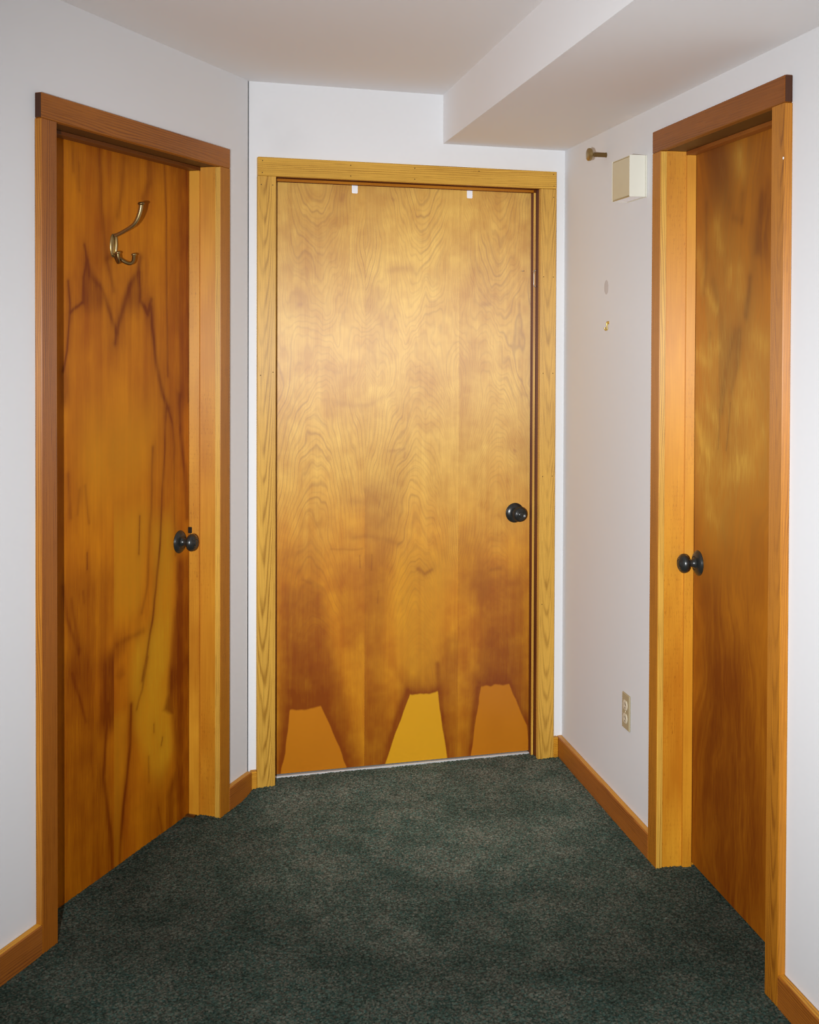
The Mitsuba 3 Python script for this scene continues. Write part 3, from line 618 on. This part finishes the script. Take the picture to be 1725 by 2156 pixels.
# ------------------------------------------------------------------ things on the doors and walls
L0 = DOOR_O['left']
key = thing('coat_hook', 'brass double coat hook screwed high on the left door', 'coat hook')
hs, hz = 2.955, 1.7745
pl = trimesh.creation.icosphere(3, 1.0); pl.vertices = pl.vertices * np.array([0.0165, 0.0075, 0.034]); pv = pl.vertices; pv[:, 1] = np.maximum(pv[:, 1], 0.0)
part(key, 'back_plate', mikit.ply(place('left', moved(pl, hs, L0, hz)), 'brass', smooth=40))
part(key, 'spine', mikit.ply(place('left', moved(tube([(0, .006, .034), (0, .010, .018), (0, .0105, 0), (0, .009, -.018), (0, .005, -.034)], [.003, .0042, .0045, .004, .0025]), hs, L0, hz)), 'brass', smooth=60))
ua = tube([(0, .007, .028), (0, .026, .0355), (0, .045, .0445), (0, .066, .0565), (0, .080, .074), (0, .0885, .095), (0, .0915, .112)], [.0058, .0052, .0050, .0053, .0058, .0062, .0064])
ut = part(key, 'upper_arm', mikit.ply(place('left', moved(ua, hs, L0, hz)), 'brass', smooth=60))
cap = ball((0, .0918, .1155), 0.0098, (1, 1, .55))
part(ut, 'tip', mikit.ply(place('left', moved(cap, hs, L0, hz)), 'dark_brass', smooth=60))
for sg_ in (-1, 1):
    la = tube([(0, .007, -.026), (sg_ * .012, .020, -.040), (sg_ * .026, .034, -.0495), (sg_ * .036, .0415, -.044), (sg_ * .0405, .042, -.026)], [.0055, .0050, .0048, .0048, .0050])
    lk = part(key, 'lower_arm', mikit.ply(place('left', moved(la, hs, L0, hz)), 'dark_brass', smooth=60))
    part(lk, 'tip', mikit.ply(place('left', moved(ball((sg_ * .0407, .042, -.0235), 0.0076, (1, 1, .6)), hs, L0, hz)), 'brass', smooth=60))

key = thing('wall_peg', 'round-headed brass peg sticking out of the right wall near the ceiling', 'peg')
ps, pz = 3.7853, 2.1121
part(key, 'stem', mikit.ply(place('right', moved(lathe([(0, 0), (0, .0082), (.002, .0082), (.0025, .0074), (.041, .0074), (.0445, .0085), (.0445, 0)]), ps, 0, pz)), 'dark_brass', smooth=40))
part(key, 'head', mikit.ply(place('right', moved(lathe([(.044, 0), (.044, .0085), (.047, .011), (.051, .0175), (.0525, .0195), (.0545, .0195), (.055, .0205), (.0605, .0208), (.063, .0190), (.0655, .012), (.066, 0)]), ps, 0, pz)), 'brass', smooth=35))

key = thing('door_chime', 'cream plastic door chime box on the right wall beside the casing', 'door chime')
c0, c1, d1, z0, z1 = 3.4262, 3.581, 0.0539, 1.9365, 2.0600
part(key, 'base_plate', mikit.ply(place('right', chamfer_box((c0 - 0.002, 0, z0 - .0005), (c1, .004, z1), .001)), 'cream_plastic'))
shell = join(chamfer_box((c0, .004, z0), (c0 + .004, d1, z1), .001), chamfer_box((c1 - .004, .004, z0), (c1, d1, z1), .001), chamfer_box((c0 + .004, .004, z1 - .003), (c1 - .004, d1 - .002, z1), .0008))
part(key, 'housing', mikit.ply(place('right', shell), 'cream_plastic'))
part(key, 'front_panel', mikit.ply(place('right', chamfer_box((c0 + .0042, d1 - .004, z0 + .004), (c1 - .0042, d1 - .0004, z1 - .0055), .001)), 'shaded_beige_plastic'), 'beige front panel with grazing shade in its colour')
for zz in (z0 + .0015, z1 - .0045):
    part(key, 'edge_groove', mikit.ply(place('right', chamfer_box((c0 + .0042, d1 - .005, zz - .0012), (c1 - .0042, d1 - .0015, zz + .0018), .0004)), 'tan_plastic'))
part(key, 'bottom_grille', mikit.ply(place('right', chamfer_box((c0 + .006, .006, z0 + .0008), (c1 - .006, d1 - .007, z0 + .003), .0004)), 'white_plastic'))

key = thing('cup_hook', 'small brass cup hook screwed into the right wall at eye height', 'cup hook')
cs, cz = 3.7530, 1.5560
part(key, 'collar', mikit.ply(place('right', moved(lathe([(0, 0), (0, .0055), (.0016, .005), (.002, .002), (.002, 0)], 20), cs, 0, cz + .011)), 'bright_brass', smooth=40))
part(key, 'hook', mikit.ply(place('right', moved(tube([(0, 0.001, .011), (0, .0045, .0135), (0, .0062, .008), (0, .0055, -.004), (0, .0058, -.0105), (0, .0092, -.0130), (0, .0122, -.0105), (0, .0130, -.004)], [.0022] * 8, 10), cs, 0, cz)), 'bright_brass', smooth=60))

key = thing('wall_patch', 'oval of bare filler on the white right wall above the cup hook', 'patch')
part(key, 'filler', mikit.ply(place('right', moved(ball((0, 0, 0), 1.0, (.021, .0006, .0235)), 3.7752, 0.0002, 1.6822)), 'primer', smooth=True))

key = thing('electrical_outlet', 'beige duplex outlet low on the right wall above the baseboard', 'outlet')
es, ez = 3.5625, 0.3625
part(key, 'cover_plate', mikit.ply(place('right', chamfer_box((es - .031, 0, ez - .055), (es + .031, .0055, ez + .055), .002)), 'outlet_beige'))
for dz in (.0205, -.0205):
    pts = sg.Point(0, 0).buffer(.0172, 24).intersection(sg.box(-.02, -.0142, .02, .0142))
    m = trimesh.creation.extrude_polygon(pts, .0022, engine='earcut'); v = m.vertices
    m = trimesh.Trimesh(np.column_stack([v[:, 0], v[:, 2], v[:, 1]]), m.faces, process=False); m.fix_normals()
    rk = part(key, 'receptacle', mikit.ply(place('right', moved(m, es, .0053, ez + dz)), 'ivory_plastic'), 'ivory receptacle face')
    for dx, h in ((-.0063, .0085), (.0063, .0075)):
        part(rk, 'slot', mikit.ply(place('right', chamfer_box((es + dx - .0012, .0072, ez + dz + .003 - h / 2), (es + dx + .0012, .0077, ez + dz + .003 + h / 2), .0001)), 'dark'))
    part(rk, 'ground_hole', mikit.ply(place('right', moved(lathe([(0, 0), (0, .0026), (.0005, .0026), (.0005, 0)], 14), es, .0072, ez + dz - .0085)), 'dark'))
part(key, 'screw', mikit.ply(place('right', moved(lathe([(0, 0), (0, .0032), (.0008, .0028), (.0012, 0)], 16), es, .0054, ez)), 'ivory_plastic', smooth=40))

B0 = DOOR_O['back']; ztop = HEAD0 + HREV - 0.003
for s, txt in ((1.1685, 'left one of two white over-door hook tabs on the middle door'), (1.5940, 'right one of two white over-door hook tabs on the middle door')):
    key = thing('over_door_hook', txt, 'hook', 'white hook tabs over the middle door')
    tab = sg.box(-.0105, 0, .0105, .03).difference(sg.Point(0, 0).buffer(1e-4)).buffer(-.004).buffer(.004)
    m = trimesh.creation.extrude_polygon(tab, .0016, engine='earcut'); v = m.vertices
    m = trimesh.Trimesh(np.column_stack([v[:, 0], v[:, 2], v[:, 1]]), m.faces, process=False); m.fix_normals()
    part(key, 'tab', mikit.ply(place('back', moved(m, s, B0 + .0002, 2.0125)), 'white_plastic'))
    part(key, 'strap', mikit.ply(place('back', chamfer_box((s - .0105, B0 - .036, ztop + .0002), (s + .0105, B0 + .0012, ztop + .0012), .0003)), 'white_plastic'))

key = thing('hook_latch', 'small steel hook latch hanging from its eye on the middle door frame', 'latch')
sx = 1.8328; so = -JAMB_D['back'] + 0.0012
part(key, 'screw_eye', mikit.ply(place('back', join(ring((sx, so + .006, 1.757), .0036, .0011, 0), tube([(sx, so - .004, 1.757), (sx, so - .001, 1.757), (sx, so + .0025, 1.757)], [.0012] * 3, 8))), 'steel', smooth=50))
part(key, 'hook_rod', mikit.ply(place('back', tube([(sx + .006, so + .010, 1.7585), (sx + .002, so + .0105, 1.7590), (sx - .0005, so + .007, 1.752), (sx - .0008, so + .005, 1.735), (sx - .001, so + .005, 1.715), (sx - .0008, so + .0055, 1.704), (sx + .001, so + .009, 1.6995), (sx + .0025, so + .012, 1.704)], [.0013] * 8, 8)), 'steel', smooth=60))
key = thing('screw_eye', 'tiny steel screw eye in the middle door beside the latch', 'screw eye')
part(key, 'loop', mikit.ply(place('back', join(ring((1.8001, B0 + .006, 1.7578), .0040, .0012, 2), tube([(1.8001, B0 - .002, 1.7578), (1.8001, B0, 1.7578), (1.8001, B0 + .0022, 1.7578)], [.0012] * 3, 8))), 'steel', smooth=50))

key = thing('carpet_bar', 'dull brass carpet bar end at the foot of the left doorway', 'carpet bar')
hb = trimesh.creation.cylinder(0.011, 0.030, sections=24); hb.apply_transform(trimesh.transformations.rotation_matrix(math.pi / 2, [1, 0, 0])); hb.vertices = hb.vertices * np.array([1, 1, .8])
part(key, 'nosing', mikit.ply(place('left', moved(hb, OPEN['left'][1] + REV - STOP_T - 0.0125, -0.074, -0.002)), 'dark_brass', smooth=40))
